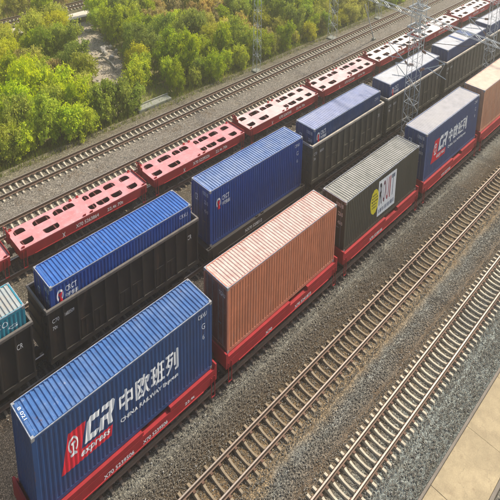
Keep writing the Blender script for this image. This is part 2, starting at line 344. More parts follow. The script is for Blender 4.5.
# ------------------------------------------------------------------ shipping container
HL = 6.095
NP = 44
DEP = .027
X0, X1 = -HL+.16, HL-.16
PER = (X1-X0)/NP
def side_prof(x):
    if x <= X0 or x >= X1: return -1.215
    t = ((x-X0)/PER) % 1
    if t < .30: d = 0
    elif t < .5: d = (t-.30)/.2
    elif t < .8: d = 1
    else: d = (1-t)/.2
    return -1.215+DEP*d
CUTS = [X0+PER*(k+t) for k in range(NP) for t in (0, .30, .5, .8)]+[X1]
SIDE_XS = CUTS
def corr_sheet(h, flip=1):
    mb = MB(); z0, z1 = .16, h-.12
    vs = []
    for x in CUTS: vs += [(x, side_prof(x)*flip, z0), (x, side_prof(x)*flip, z1)]
    return mb.add(vs, [(2*i, 2*i+2, 2*i+3, 2*i+1) for i in range(len(CUTS)-1)])
def roof_sheet(h, n=44, dep=.034):
    mb = MB(); a, b = -HL+.30, HL-.30; per = (b-a)/n; xs = [-HL+.10, a]; zs = [h-.02, h-.02]
    for k in range(n):
        for t, d in ((.0, 0), (.2, 1), (.5, 1), (.7, 0)):
            xs.append(a+per*(k+t)+.02); zs.append(h-.012-dep*d)
    xs += [b+.03, HL-.10]; zs += [h-.02, h-.02]
    vs = []
    for x, z in zip(xs, zs): vs += [(x, -1.13, z), (x, 1.13, z)]
    return mb.add(vs, [(2*i, 2*i+2, 2*i+3, 2*i+1) for i in range(len(xs)-1)])
def end_sheet(h, sx):
    mb = MB(); n = 9; a, b = -1.08, 1.08; per = (b-a)/n; pts = []
    for k in range(n):
        for t, d in ((0, 0), (.3, 0), (.5, 1), (.8, 1)): pts.append((a+per*(k+t), sx*(HL-.01-.05*d)))
    pts.append((b, sx*(HL-.01))); vs = []
    for y, x in pts: vs += [(x, y, .16), (x, y, h-.12)]
    return mb.add(vs, [(2*i, 2*i+2, 2*i+3, 2*i+1) for i in range(len(pts)-1)])
def container(label, x, y, z, h, side, roof, frame=None, doors=True, doormat=None, group='shipping containers on the trains', bars='bar', rd=.034, rn=44):
    t = thing('shipping_container', label, 'container', (x, y, z), group)
    fr = frame or side
    corr_sheet(h, 1).build('side_panel', M[side], t, fix=False); corr_sheet(h, -1).build('side_panel', M[side], t)
    roof_sheet(h, rn, rd).build('roof', M[roof], t)
    end_sheet(h, 1).build('end_panel', M[side], t)
    f = MB()
    for sx in (-1, 1):
        for sy in (-1, 1):
            xa, xb = sorted((sx*HL, sx*(HL-.16))); ya, yb = sorted((sy*1.22, sy*1.09))
            f.box(xa, xb, ya, yb, .12, h-.12)
        xa, xb = sorted((sx*HL-sx*.01, sx*(HL-.13)))
        f.box(xa, xb, -1.09, 1.09, h-.13, h-.003); f.box(xa, xb, -1.09, 1.09, .02, .16)
    for sy in (-1, 1):
        ya, yb = sorted((sy*1.217, sy*1.13))
        f.box(-HL+.16, HL-.16, ya, yb, h-.12, h-.004); f.box(-HL+.16, HL-.16, ya, yb, .02, .16)
        ya, yb = sorted((sy*1.2195, sy*1.185)); MB().box(-HL+.17, HL-.17, ya, yb, h-.035, h-.001).build('top_rail', M['worn_highlight'], t)
    for sx in (-1, 1):
        xa, xb = sorted((sx*(HL-.005), sx*(HL-.05))); MB().box(xa, xb, -1.13, 1.13, h-.04, h-.0005).build('top_rail', M['worn_highlight'], t)
    f.build('frame', M[fr], t)
    cm = MB().bevbox(-.09, .09, -.085, .085, 0, .13, .012).mesh('corner_casting'); cm.materials.append(M['casting'])
    for sx in (-1, 1):
        for sy in (-1, 1):
            for zz in (0, h-.125):
                link('corner_casting', cm, t, loc=(sx*(HL-.085), sy*(1.22-.08), zz))
    dm = M[doormat or side]
    if doors:
        for k in (-1, 1):
            ya, yb = (.012, 1.08) if k > 0 else (-1.08, -.012)
            d = MB().box(-HL+.05, -HL+.09, ya, yb, .165, h-.135)
            for a, b in ((.25, .9), (1.0, 1.65), (1.75, h-.25)):
                d.box(-HL+.035, -HL+.05, ya+.08, yb-.08, a, b)
            dd = d.build('door', dm, t)
            for q in (.30, .78):
                yy = k*q
                MB().tube((-HL-.0, yy, .13), (-HL-.0, yy, h-.1), .022, n=6).build('locking_bar', M[bars], dd)
            MB().box(-HL-.03, -HL-.005, min(k*.30, k*.62), max(k*.30, k*.62), 1.12, 1.16).build('handle', M[bars], dd)
    else:
        end_sheet(h, -1).build('end_panel', M[side], t)
    return t

def code_marks(t, h, end=True, side=True, emb=False):
    if side:
        text_wall('CRXU', 4.95, 5.65, h-.42, h-.24, M['white'], t, CUTS, side_prof, name='number')
        text_wall('6', 5.3, 5.45, h-1.35, h-1.15, M['white'], t, CUTS, side_prof, name='number')
        text_wall('G', 5.25, 5.5, h-.92, h-.68, M['white'], t, CUTS, side_prof, name='number')
    if end:
        on_end(text2d('CRXU 80'), -.95, -.2, h-.42, h-.22, 'number', M['white'], t, -HL-.001+.03)
        on_end(text2d('2260'), -.92, -.45, h-.85, h-.65, 'number', M['white'], t, -HL-.001+.03)
        on_end(text2d('4500'), -.92, -.45, h-1.3, h-1.12, 'number', M['white'], t, -HL-.001+.03)
        on_end(text2d('CR'), .35, .75, h-.95, h-.6, 'number', M['white'], t, -HL-.001+.03)

def ring(cx_, cy_, r0, r1, a0, a1, n=22):
    o = [(cx_+r1*math.cos(a0+(a1-a0)*i/n), cy_+r1*math.sin(a0+(a1-a0)*i/n)) for i in range(n+1)]
    return o+[(cx_+r0*math.cos(a1-(a1-a0)*i/n), cy_+r0*math.sin(a1-(a1-a0)*i/n)) for i in range(n+1)]
def skew(loop, k, z0): return [(x+k*(z-z0), z) for x, z in loop]
def cr_logo(t, scale_z=1, text=True):
    o = -13.6+HL                       # pixel measurements were taken from the first container
    ident = lambda x, y: (x-o, y)
    red = [(-12.20, .78), (-9.12, .76), (-9.0, 1.16), (-10.98, 1.18), (-10.62, 2.10), (-11.66, 2.10)]
    to_wall(poly2d([red]), ident, 'logo_field', M['logo_red'], t, CUTS, side_prof, .004)
    ex, ez = -11.42, 1.60
    em = [ring(ex, ez, .215, .30, R(-60), R(240))]
    to_wall(poly2d(em), ident, 'emblem', M['white'], t, CUTS, side_prof, .009)
    rail = [(-.13, .10), (.13, .10), (.13, .03), (.05, .0), (.04, -.26), (.19, -.32), (.19, -.40), (-.19, -.40), (-.19, -.32), (-.04, -.26), (-.05, 0), (-.13, .03)]
    to_wall(poly2d([[(ex+a, ez+b) for a, b in rail]]), ident, 'emblem', M['white'], t, CUTS, side_prof, .009)
    k = .32
    C = [(-10.78, 1.27), (-10.02, 1.27), (-9.93, 1.48), (-10.48, 1.48), (-10.48, 1.90), (-10.02, 1.90), (-10.02, 2.12), (-10.62, 2.12), (-10.78, 1.98)]
    to_wall(poly2d([skew(C, k, 1.27)]), ident, 'letter', M['white'], t, CUTS, side_prof, .009)
    Rr = [(-10.00+.12, 1.27), (-9.60, 1.27), (-9.60, 1.55), (-9.42, 1.55), (-9.28, 1.27), (-8.98, 1.27), (-9.16, 1.60), (-9.04, 1.70), (-9.04, 2.04), (-9.14, 2.12), (-9.88, 2.12), (-9.88, 1.93), (-9.36, 1.93), (-9.36, 1.74), (-9.88, 1.74)]
    to_wall(poly2d([skew(Rr, k, 1.27)]), ident, 'letter', M['white'], t, CUTS, side_prof, .009)
    text_wall('express', -11.02-o, -9.18-o, .84, 1.08, M['white'], t, CUTS, side_prof, shear=.2, off=.01, gap=.009, bold=.010)
    for ch, a, b in (('中', -8.50, -7.60), ('欧', -7.38, -6.42), ('班', -6.28, -5.32), ('列', -5.16, -4.24)):
        text_wall(ch, a-o, b-o, 1.26, 2.08, M['white'], t, CUTS, side_prof, off=.004, name='character', gap=.009, bold=.028)
    text_wall('CHINA RAILWAY Express', -8.47-o, -4.26-o, .88, 1.08, M['white'], t, CUTS, side_prof, off=.006, gap=.009, bold=.012)

# ------------------------------------------------------------------ running gear and wagons (origin on the rail tops)
def wheel_mesh():
    m = MB(); prof = [(.0, .05), (.10, .05), (.10, .14), (.38, .14), (.40, .17), (.42, .17), (.42, .04), (.45, .04), (.45, .02), (.0, .02)]
    n = 18; vs = []
    for i in range(n):
        a = 2*math.pi*i/n
        for r, yy in prof: vs.append((r*math.cos(a), yy-.08, r*math.sin(a)+.42))
    k = len(prof)
    m.add(vs, [(i*k+j, ((i+1) % n)*k+j, ((i+1) % n)*k+j+1, i*k+j+1) for i in range(n) for j in range(k-1)])
    me = m.mesh('wheel'); me.materials.append(M['steel']); return me
WHEEL = wheel_mesh()
def bogie(parent, x, mtl='steel'):
    b = MB()
    for sy in (-1, 1):
        y0, y1 = sorted((sy*.98, sy*1.12))
        b.extr([(x-1.15, .35), (x-.95, .58), (x-.35, .62), (x-.25, .30), (x+.25, .30), (x+.35, .62), (x+.95, .58), (x+1.15, .35), (x+1.0, .35), (x+.75, .72), (x-.75, .72), (x-1.0, .35)], 'y', y0, y1)
        for sx in (-1, 1): b.box(x+sx*.9-.14, x+sx*.9+.14, min(sy*.96, sy*1.16), max(sy*.96, sy*1.16), .30, .56)
    b.box(x-.2, x+.2, -.97, .97, .45, .70)
    for sx in (-1, 1): b.tube((x+sx*.9, -.95, .42), (x+sx*.9, .95, .42), .07, n=8)
    bo = b.build('bogie', M[mtl], parent)
    for sx in (-1, 1):
        for sy in (-1, 1):
            w_ = link('wheel', WHEEL, bo, loc=(x+sx*.9, sy*.80, 0))
            if sy < 0: w_.rotation_euler.z = math.pi
    return bo
def coupler(parent, sx, hl):
    c = MB(); a, b = sorted((sx*(hl-.2), sx*(hl+.42)))
    c.box(a, b, -.10, .10, .72, .94)
    a, b = sorted((sx*(hl+.20), sx*(hl+.44))); c.box(a, b, -.19, .15, .66, 1.0)
    c.build('coupler', M['steel'], parent)

def rounded(x0, x1, y0, y1, cut, side):
    """D shaped lightening hole; the outer edge is rounded"""
    pts = []
    r = min(cut, (x1-x0)*.48, (y1-y0)*.95)
    if side > 0: cs = [(x0, y0, 0, 0), (x1, y0, 0, 0), (x1-r, y1-r, 0, 90), (x0+r, y1-r, 90, 180)]
    else: cs = [(x0+r, y0+r, 180, 270), (x1-r, y0+r, 270, 360), (x1, y1, 0, 0), (x0, y1, 0, 0)]
    for cx_, cy_, a, b in cs:
        if a == b: pts.append((cx_, cy_)); continue
        for i in range(7): pts.append((cx_+r*math.cos(R(a+(b-a)*i/6)), cy_+r*math.sin(R(a+(b-a)*i/6))))
    return pts
HF = [(.03, .105), (.165, .285), (.315, .385), (.392, .475), (.55, .592), (.602, .70), (.725, .815), (.865, .945)]
HN = [(.03, .115), (.19, .30), (.535, .59), (.602, .70), (.725, .81), (.865, .945)]
def flat_wagon(label, x, y, deck_mat='deck_red', sill='red', lo='red_dark', slit=False, group='red container flat wagons', texts=(), hl=6.35, hw=1.4, posts=True, dz=1.3, dep=.54):
    t = thing('flat_wagon', label, 'railway wagon', (x, y, -1.3), group); L = 2*hl
    outer = [(-hl, -hw), (hl, -hw), (hl, hw), (-hl, hw)]
    loops = [outer]+[rounded(-hl+L*a, -hl+L*b, .42, 1.08, .33, 1) for a, b in HF]+[rounded(-hl+L*a, -hl+L*b, -1.08, -.42, .33, -1) for a, b in HN]
    vs, fs = poly2d(loops); mb = MB(); n = len(vs)
    mb.add([(a, b, dz) for a, b in vs]+[(a, b, dz-.035) for a, b in vs], [f for f in fs]+[tuple(i+n for i in reversed(f)) for f in fs])
    k = 0
    base = MB()
    for lp in loops:
        m_ = len(lp); base.add([(a, b, dz) for a, b in lp]+[(a, b, dz-.035) for a, b in lp], [(i, (i+1) % m_, m_+(i+1) % m_, m_+i) for i in range(m_)])
    mb.add(base.v, base.f); mb.build('deck', M[deck_mat], t, fix=False)
    for sy in (-1, 1):
        y0, y1 = sorted((sy*(hw-.07), sy*(hw+.004))); s = MB()
        s.extr([(-hl-.004, dz-.045), (-hl-.004, dz-dep+.08), (-hl+1.2, dz-dep), (hl-1.2, dz-dep), (hl+.004, dz-dep+.08), (hl+.004, dz-.045)], 'y', y0, y1)
        ya, yb = sorted((sy*(hw-.02), sy*(hw+.05)))
        s.box(-hl+1.2, hl-1.2, ya, yb, dz-dep+.01, dz-dep+.05)
        s.build('side_sill', M[sill], t)
    MB().box(-hl+.1, hl-.1, -.20, .20, dz-.65, dz-.04).build('centre_sill', M[lo], t)
    cb = MB().box(-.05, .05, -hw+.08, hw-.08, dz-dep+.08, dz-.05).mesh('cross_beam'); cb.materials.append(M[lo])
    for i in range(13): link('cross_beam', cb, t, loc=(-hl+.55+(L-1.1)*i/12, 0, 0))
    MB().box(-hl+.2, hl-.2, -hw+.09, hw-.09, dz-dep+.02, dz-dep+.05).build('floor_plate', M[lo], t)
    for sx in (-1, 1):
        a, b = sorted((sx*hl, sx*(hl-.10))); MB().box(a, b, -hw+.07, hw-.07, dz-dep+.09, dz+.0-.04).build('end_beam', M[sill], t)
        bogie(t, sx*(hl-2.3)); coupler(t, sx, hl)
    # locking blocks at the container corners
    lb = MB().box(-.12, .12, -.07, .07, 0, .05).box(-.12, .12, -.07, -.05, .05, .10).mesh('container_lock'); lb.materials.append(M[sill])
    for xx in (-hl+.30, -.35, .35, hl-.30):
        for sy in (-1, 1):
            o = link('container_lock', lb, t, loc=(xx, sy*(hw-.13), dz))
            if sy > 0: o.rotation_euler.z = math.pi
    if posts:
        e = MB().box(-hl-.22, -hl-.01, .55, 1.30, dz-.30, dz-.24).box(-hl-.24, -hl-.20, .55, .60, dz-.30, dz+.38).box(-hl-.24, -hl-.20, 1.24, 1.29, dz-.30, dz+.38).box(-hl-.245, -hl-.195, .60, 1.24, dz+.32, dz+.38)
        e.box(-hl-.06, -hl-.005, .50, 1.36, dz-.04, dz+.16)
        e.build('brake_platform', M['red'], t)
        MB().disc((-hl-.16, .9, dz+.30), .17, .03, 12, 'x').build('brake_wheel', M['red_sill'], t)
        hr = MB().box(hl+.01, hl+.05, -hw+.1, hw-.1, dz-.10, dz+.10); hr.build('end_rail', M['red'], t)
    for i in range(2):
        st = MB(); xx = -hl+.35 if i == 0 else hl-.35
        for q in (-.15, .15): st.box(xx+q-.02, xx+q+.02, -hw-.05, -hw-.01, dz-1.0, dz-.1)
        st.box(xx-.17, xx+.17, -hw-.06, -hw-.0-.012, dz-1.0, dz-.96); st.build('step', M[sill], t)
    for body, a, b, z0, z1 in texts:
        to_wall(text2d(body, 0, .012), lambda u, v, a=a, b=b, z0=z0, z1=z1: (a+(b-a)*u, z0+(z1-z0)*v), 'number', M['white'], t, None, lambda q: -hw-.004, .006)
    return t
def carrier_wagon(label, x, y, texts=()):       # loaded wagon: raised deck edges with a gap under the middle of the container
    t = flat_wagon(label, x, y, 'red', 'red', 'red_dark', hl=6.36, hw=1.40, posts=False, texts=texts, dz=1.12, dep=.42)
    for a, b in ((-6.36, .35), (2.45, 6.36)):
        for sy in (-1, 1):
            y0, y1 = sorted((sy*1.405, sy*1.12)); MB().box(a, b, y0, y1, 1.122, 1.285).build('bolster', M['red'], t)
    for sx in (-1, 1):
        a, b = sorted((sx*6.365, sx*6.14)); MB().extr([(a, .9), (b, .9), (b, 1.30), ((a+b)/2, 1.46), (a, 1.46)] if sx < 0 else [(a, .9), (b, .9), (b, 1.46), ((a+b)/2, 1.46), (a, 1.30)], 'y', -1.408, 1.408).build('end_stop', M['red'], t)
    return t

def gondola(label, x, y, body='coal', rib='coal_rib', chord='chord', group='open gondola wagons of the middle train', num='C70  1683509'):
    t = thing('gondola_wagon', label, 'railway wagon', (x, y, -1.3), group); hl, hw, zb, zt = 6.6, 1.42, .98, 3.1
    for sy in (-1, 1):
        y0, y1 = sorted((sy*hw, sy*(hw-.05)))
        MB().box(-hl, hl, y0, y1, zb, zt-.10).build('side_wall', M[body], t)
        y0, y1 = sorted((sy*(hw+.10), sy*(hw-.08)))
        MB().bevbox(-hl-.05, hl+.05, y0, y1, zt-.12, zt, .02).build('top_chord', M[chord], t)
        y0, y1 = sorted((sy*(hw+.08), sy*(hw+.002)))
        MB().box(-hl, hl, y0, y1, zb-.22, zb-.02).build('side_sill', M[rib], t)
    rm = MB().extr([(-.09, 0), (-.05, .09), (.05, .09), (.09, 0)], 'z', zb, zt-.13)
    rme = rm.mesh('rib'); rme.materials.append(M[rib])
    for i in range(13):
        for sy in (-1, 1):
            o = link('rib', rme, t, loc=(-hl+.10+(2*hl-.2)*i/12, sy*(hw+.001), 0))
            if sy < 0: o.rotation_euler.z = math.pi
    # drop doors between the ribs, low on the side
    dm = MB().box(-.40, .40, -.03, 0, zb+.05, zb+.85).box(-.42, .42, -.05, -.03, zb+.80, zb+.88).box(-.03, .03, -.055, -.03, zb+.05, zb+.80).mesh('drop_door'); dm.materials.append(M[body])
    for i in range(12):
        if i in (2, 3, 5, 6, 8, 9):
            link('drop_door', dm, t, loc=(-hl+.10+(2*hl-.2)*(i+.5)/12, -hw-.001, 0))
            o = link('drop_door', dm, t, loc=(-hl+.10+(2*hl-.2)*(i+.5)/12, hw+.001, 0)); o.rotation_euler.z = math.pi
    for sx in (-1, 1):
        a, b = sorted((sx*hl, sx*(hl-.05))); e = MB().box(a, b, -hw+.05, hw-.05, zb-.2, zt-.10)
        for q in (1.35, 1.9, 2.45):
            a, b = sorted((sx*hl, sx*(hl+.07))); e.box(a, b, -hw+.1, hw-.1, q, q+.12)
        e.build('end_wall', M[body], t)
        a, b = sorted((sx*(hl+.055), sx*(hl-.07))); MB().box(a, b, -hw+.08, hw-.08, zt-.12, zt-.002).build('end_chord', M[chord], t)
        bogie(t, sx*(hl-2.2)); coupler(t, sx, hl)
    MB().box(-hl+.05, hl-.05, -hw+.05, hw-.05, zb, zb+.04).build('floor', M[body], t)
    MB().box(-hl+.2, hl-.2, -.2, .2, zb-.40, zb-.02).build('centre_sill', M['steel'], t)
    ld = MB()
    for q in (-1.2, -.85): ld.box(-hl-.16, -hl-.12, q-.02, q+.02, zb-.1, zt+.0-.15)
    for q in range(7): ld.box(-hl-.15, -hl-.125, -1.19, -.86, zb+.05+q*.28, zb+.08+q*.28)
    for q in (-1.2, -.85): ld.box(-hl-.12, -hl-.002, q-.015, q+.015, zt-.3, zt-.26)
    ld.build('ladder', M[rib], t)
    to_wall(text2d(num[:3]), lambda u, v: (-6.25+.5*u, 2.42+.17*v), 'number', M['white'], t, None, lambda q: -hw, .006)
    to_wall(text2d(num[5:]), lambda u, v: (-5.33+.7*u, 2.42+.15*v), 'number', M['white'], t, None, lambda q: -hw-.0, .006)
    to_wall(text2d('70t'), lambda u, v: (-6.25+.36*u, 2.12+.15*v), 'number', M['white'], t, None, lambda q: -hw, .006)
    to_wall(text2d('CR'), lambda u, v: (5.5+.4*u, 2.25+.22*v), 'number', M['white'], t, None, lambda q: -hw, .006)
    return t

# ------------------------------------------------------------------ ground
def smooth_noise(nx, ny, seed, amp):
    r = np.random.default_rng(seed); out = np.zeros((nx, ny))
    for f, a in ((8, .5), (24, .3), (64, .2)):
        g = r.uniform(-1, 1, (f+2, f+2)); u = np.linspace(0, f, nx); v = np.linspace(0, f, ny)
        iu = u.astype(int); iv = v.astype(int); fu = (u-iu)[:, None]; fv = (v-iv)[None]
        fu = fu*fu*(3-2*fu); fv = fv*fv*(3-2*fv)
        A = g[np.ix_(iu, iv)]; B = g[np.ix_(iu+1, iv)]; C = g[np.ix_(iu, iv+1)]; D = g[np.ix_(iu+1, iv+1)]
        out += a*((A*(1-fu)+B*fu)*(1-fv)+(C*(1-fu)+D*fu)*fv)
    return out*amp
def np_mesh(name, verts, faces, m, parent=None, kind=None, scale=True):
    verts = np.asarray(verts, dtype=np.float32)
    if scale: verts = verts*np.array(S, dtype=np.float32)
    faces = np.asarray(faces, dtype=np.int32); k = faces.shape[1]
    me = bpy.data.meshes.new(name); me.vertices.add(len(verts)); me.vertices.foreach_set('co', verts.ravel())
    me.loops.add(faces.size); me.loops.foreach_set('vertex_index', faces.ravel())
    me.polygons.add(len(faces)); me.polygons.foreach_set('loop_start', np.arange(0, faces.size, k, dtype=np.int32))
    me.update(calc_edges=True); me.validate(); me.materials.append(m)
    return link(name, me, parent, kind)
def grid(name, xs, ys, zf, m, kind='structure'):
    X, Y = np.meshgrid(xs, ys, indexing='ij'); Z = zf(X, Y); nx, ny = X.shape
    v = np.stack([X, Y, Z], -1).reshape(-1, 3); i = np.arange(nx*ny).reshape(nx, ny)
    f = np.stack([i[:-1, :-1], i[1:, :-1], i[1:, 1:], i[:-1, 1:]], -1).reshape(-1, 4)
    return np_mesh(name, v, f, m, None, kind)
TRACKS = [(-9.33, .825, .56), (-3.98, .825, .69), (1.22, .80, .66), (9.72, .80, .66), (14.6, .80, .66), (19.6, .80, .66), (24.4, .80, .66), (29.68, .825, .66)]
def ballast_z(X, Y):
    Z = np.full(X.shape, -1.60)
    for yc, hg, p in TRACKS:
        d = np.abs(Y-yc)
        Z = np.where(d < hg, -1.64, Z); Z = np.where((d >= hg) & (d < hg+.55), -1.565, Z)
        sh = (d >= hg+.55) & (d < hg+1.3); Z = np.where(sh, -1.565-(d-hg-.55)*.16, Z)
        Z = np.where((d >= hg+1.3) & (d < hg+2.4), np.minimum(Z, -1.68), Z)
    return Z+smooth_noise(*X.shape, 3, .035)
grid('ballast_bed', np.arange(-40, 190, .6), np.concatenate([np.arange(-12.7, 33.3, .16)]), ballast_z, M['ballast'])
grid('verge_gravel', np.arange(-40, 190, .8), np.arange(-60, -15.7, .8), lambda X, Y: -1.55+smooth_noise(*X.shape, 4, .05), M['ballast'])
def terr(X, Y):
    return -1.72+np.clip(Y-33, 0, 3)*-.06+smooth_noise(*X.shape, 5, .10)*np.clip((Y-33)/8, 0, 1)
grid('scrub_ground', np.arange(-40, 190, 1.0), np.arange(33.1, 150, 1.0), terr, M['soil'])
grid('ground', np.array([-900, 1500.]), np.array([-900, 1500.]), lambda X, Y: np.full(X.shape, -2.6), M['soil'])

# ------------------------------------------------------------------ tracks
def sleeper_mesh(hg, wid, m):
    st = [(-hg-.52, -.03), (-hg-.48, 0), (-hg+.12, 0), (-hg+.30, -.04), (-.25, -.085), (.25, -.085), (hg-.30, -.04), (hg-.12, 0), (hg+.48, 0), (hg+.52, -.03)]
    vs = []
    for i, (y, z) in enumerate(st):
        w_ = wid if abs(y) > .4 else wid*.86
        vs += [(-w_/2-.02, y, -.22), (-w_/2, y, z-.02), (-w_/2+.02, y, z), (w_/2-.02, y, z), (w_/2, y, z-.02), (w_/2+.02, y, -.22)]
    fs = []
    for i in range(len(st)-1):
        for j in range(5): fs.append((i*6+j, i*6+j+1, (i+1)*6+j+1, (i+1)*6+j))
    fs += [tuple(range(6)), tuple(range(len(st)*6-6, len(st)*6))[::-1]]
    me = MB().add(vs, fs).mesh('sleeper'); me.materials.append(m); return me
RP = [(-.075, 0), (-.075, .012), (-.012, .03), (-.012, .13), (-.036, .145), (-.036, .176), (.036, .176), (.036, .145), (.012, .13), (.012, .03), (.075, .012), (.075, 0)]
def track(yc, hg, pitch, xa, xb, phase, label, pale, z=-1.3, hidden=False):
    t = link('railway_track', None, loc=(0, yc, z), kind='structure')
    for s in (-1, 1):
        r_ = MB().extr([(s*hg+a, b-.178) for a, b in RP], 'x', xa, xb).build('rail', M['rail_side'], t)
        MB().extr([(s*hg-.045, -.004), (s*hg+.045, -.004), (s*hg+.045, .006), (s*hg-.045, .006)], 'x', xa, xb).build('rail_head', M['rail_head'], r_)
    sm = sleeper_mesh(hg, .19, M[{True: 'sleeper_pale', False: 'sleeper', None: 'sleeper_dark'}[pale]])
    n = int((xb-xa)/pitch); pos = [xa+(phase-xa) % pitch+i*pitch for i in range(n)]
    vis = [p for p in pos if -30 < px(p, yc, z)[0] < 530 and -30 < px(p, yc, z)[1] < 540]
    vis.sort(); near = vis[:290]; far = set(pos)-set(near)
    for p in near:
        o = link('sleeper', sm, t, loc=(p+random.uniform(-.015, .015), random.uniform(-.02, .02), -.18+random.uniform(-.008, .004)))
        o.rotation_euler.z = random.uniform(-.012, .012)
    fv = []; ff = []; sv = [tuple(v.co) for v in sm.vertices]; sf = [tuple(p.vertices) for p in sm.polygons]
    mb = MB()
    for p in sorted(far)[:600]: mb.add([(a/S[0]+p, b/S[1], c/S[2]-.18) for a, b, c in sv], sf)
    if mb.v: mb.build('sleepers', sm.materials[0], t, 'stuff', fix=False)
    c = MB()
    if not hidden:
        for p in near:
            for s in (-1, 1):
                for q in (-1, 1): c.bevbox(p-.10, p+.10, s*hg+q*.15-.075, s*hg+q*.15+.075, -.19, -.15, .015)
        c.build('rail_clips', M['fasten'], t, 'stuff', fix=False)
    return t
track(-9.33, .825, .565, -30, 120, .2, '', True)
track(-3.98, .825, .69, -30, 150, -5.07, '', False)
track(1.22, .80, .66, -30, 170, 0, '', None)
track(9.72, .80, .66, -30, 185, 0, '', None, hidden=True)
track(14.6, .80, .66, -30, 185, .2, '', True)
track(19.6, .80, .66, -30, 185, .1, '', False, hidden=True)
track(24.4, .80, .66, -30, 185, .3, '', True)
track(29.68, .825, .665, -30, 185, -2.8, '', True)
track(70.6, .825, .66, 0, 120, 0, '', True, z=-1.25)
grid('ballast_strip', np.arange(-5, 125, .7), np.arange(68.6, 72.7, .25), lambda X, Y: -1.56-np.clip(np.abs(Y-70.6)-1.4, 0, 2)*.5+smooth_noise(*X.shape, 8, .03), M['ballast'])

# ------------------------------------------------------------------ platform
pf = link('platform', None, kind='structure', loc=(0, 0, 0))
x = -30.0; cols = random.Random(3)
while x < 110:
    l_ = 5.0
    MB().bevbox(x, x+l_-.012, -15.75, -12.95, -1.75, -1.50+cols.uniform(-.004, .004), .008).build('slab', M['slab'], pf)
    x += l_
MB().bevbox(-30, 110, -12.935, -12.77, -1.8, -1.46, .02).build('kerb', M['kerb'], pf)
MB().bevbox(-30, 110, -15.98, -15.765, -1.8, -1.48, .02).build('kerb', M['kerb'], pf)

# ------------------------------------------------------------------ front train (containers on red flat wagons)
for x, lab, tx in ((-7.50, 'red flat wagon under the blue container nearest the camera, number on its sill', [('X70 5239506', -2.35, -.3, .76, .92), ('X70 5239506', .35, 2.2, .78, .93), ('22.4t', 3.6, 4.4, .84, .95)]),
                   (6.10, 'red flat wagon under the faded orange container with shade-brown doors', [('X70 5241873', .9, 2.9, .77, .92), ('X70', -2.4, -1.7, .77, .90)]),
                   (19.65, 'red flat wagon under the charcoal container with a yellow disc', [('X70 5238106', -2.3, -.2, .77, .93)]),
                   (33.25, 'red flat wagon under the dull navy container with a grey roof', [('X70 5237720', -2.3, -.2, .77, .93)]),
                   (46.8, 'red flat wagon at the right edge under the pale orange container', [])):
    carrier_wagon(lab, x, 1.22, tx)
    
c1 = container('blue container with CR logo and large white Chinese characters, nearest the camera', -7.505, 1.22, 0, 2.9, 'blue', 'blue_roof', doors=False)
cr_logo(c1); code_marks(c1, 2.9, end=False)
# roof number at the near end
rv, rf = text2d('8 021')
me = bpy.data.meshes.new('number'); me.from_pydata([((-5.94+.17*v)*S[0], (.75-.85*u)*S[1], 2.905*S[2]) for u, v in rv], [], rf); me.materials.append(M['white']); link('number', me, c1)
c2 = container('faded orange container with doors toned brown for shade and a faded, glare-pale roof', HL, 1.22, 0, 2.9, 'orange', 'orange_roof', 'orange_frame', doormat='door_shade', rd=.024)
on_end(text2d('TGHU'), -.95, -.35, 2.35, 2.52, 'number', M['white'], c2, -HL+.028)
c3 = container('low charcoal container with white panel and yellow disc', 13.54+HL, 1.22, 0, 2.6, 'charcoal', 'grey_roof', rd=.03, rn=44)
code_marks(c3, 2.6, side=False)
ident = lambda x, y: (x, y)
to_wall(poly2d([[(-.98, .36), (2.06, .32), (2.04, 2.30), (-1.02, 2.32)]]), ident, 'sign_panel', M['white'], c3, CUTS, side_prof, .004)
to_wall(poly2d([[(-1.55+.66*math.cos(a*math.pi/18), 1.38+.68*math.sin(a*math.pi/18)) for a in range(36)]]), ident, 'yellow_disc', M['yellow'], c3, CUTS, side_prof, .007)
for ch, a, b, mt in (('R', -.80, -.30, 'decal_black'), ('O', -.22, .26, 'decal_maroon'), ('U', .34, .80, 'decal_rose'), ('I', .90, 1.08, 'decal_rose'), ('T', 1.18, 1.80, 'decal_slate')):
    text_wall(ch, a, b, .95, 2.16, M[mt], c3, CUTS, side_prof, off=.02, name='letter', gap=.008)
bars = MB()
xx = -.8
while xx < 1.7:
    w_ = random.uniform(.1, .26); bars.add([(xx, 0, .50), (xx+w_, 0, .50), (xx+w_, 0, .72), (xx, 0, .72)], [(0, 1, 2, 3)]); xx += w_+.09
to_wall(([(v[0], v[2]) for v in bars.v], bars.f), ident, 'small_print', M['decal_slate'], c3, CUTS, side_prof, .008)
bars = MB()
for r_ in range(5):
    zz = 1.72-r_*.17; hw_ = .46-.05*abs(r_-2); xx = -1.55-hw_
    while xx < -1.55+hw_-.1:
        w_ = random.uniform(.06, .16); bars.add([(xx, 0, zz), (xx+w_, 0, zz), (xx+w_, 0, zz+.08), (xx, 0, zz+.08)], [(0, 1, 2, 3)]); xx += w_+.05
to_wall(([(v[0], v[2]) for v in bars.v], bars.f), ident, 'small_print', M['charcoal'], c3, CUTS, side_prof, .010)
c4 = container('dull navy container with CR logo and grey roof, fourth in the front train', 27.16+HL, 1.22, 0, 2.9, 'navy', 'ash_roof', rd=.012)
cr_logo(c4); code_marks(c4, 2.9)
c5 = container('pale orange container with tan roof cut off by the right edge', 40.72+HL, 1.22, 0, 2.9, 'tan', 'tan_roof', rd=.012)

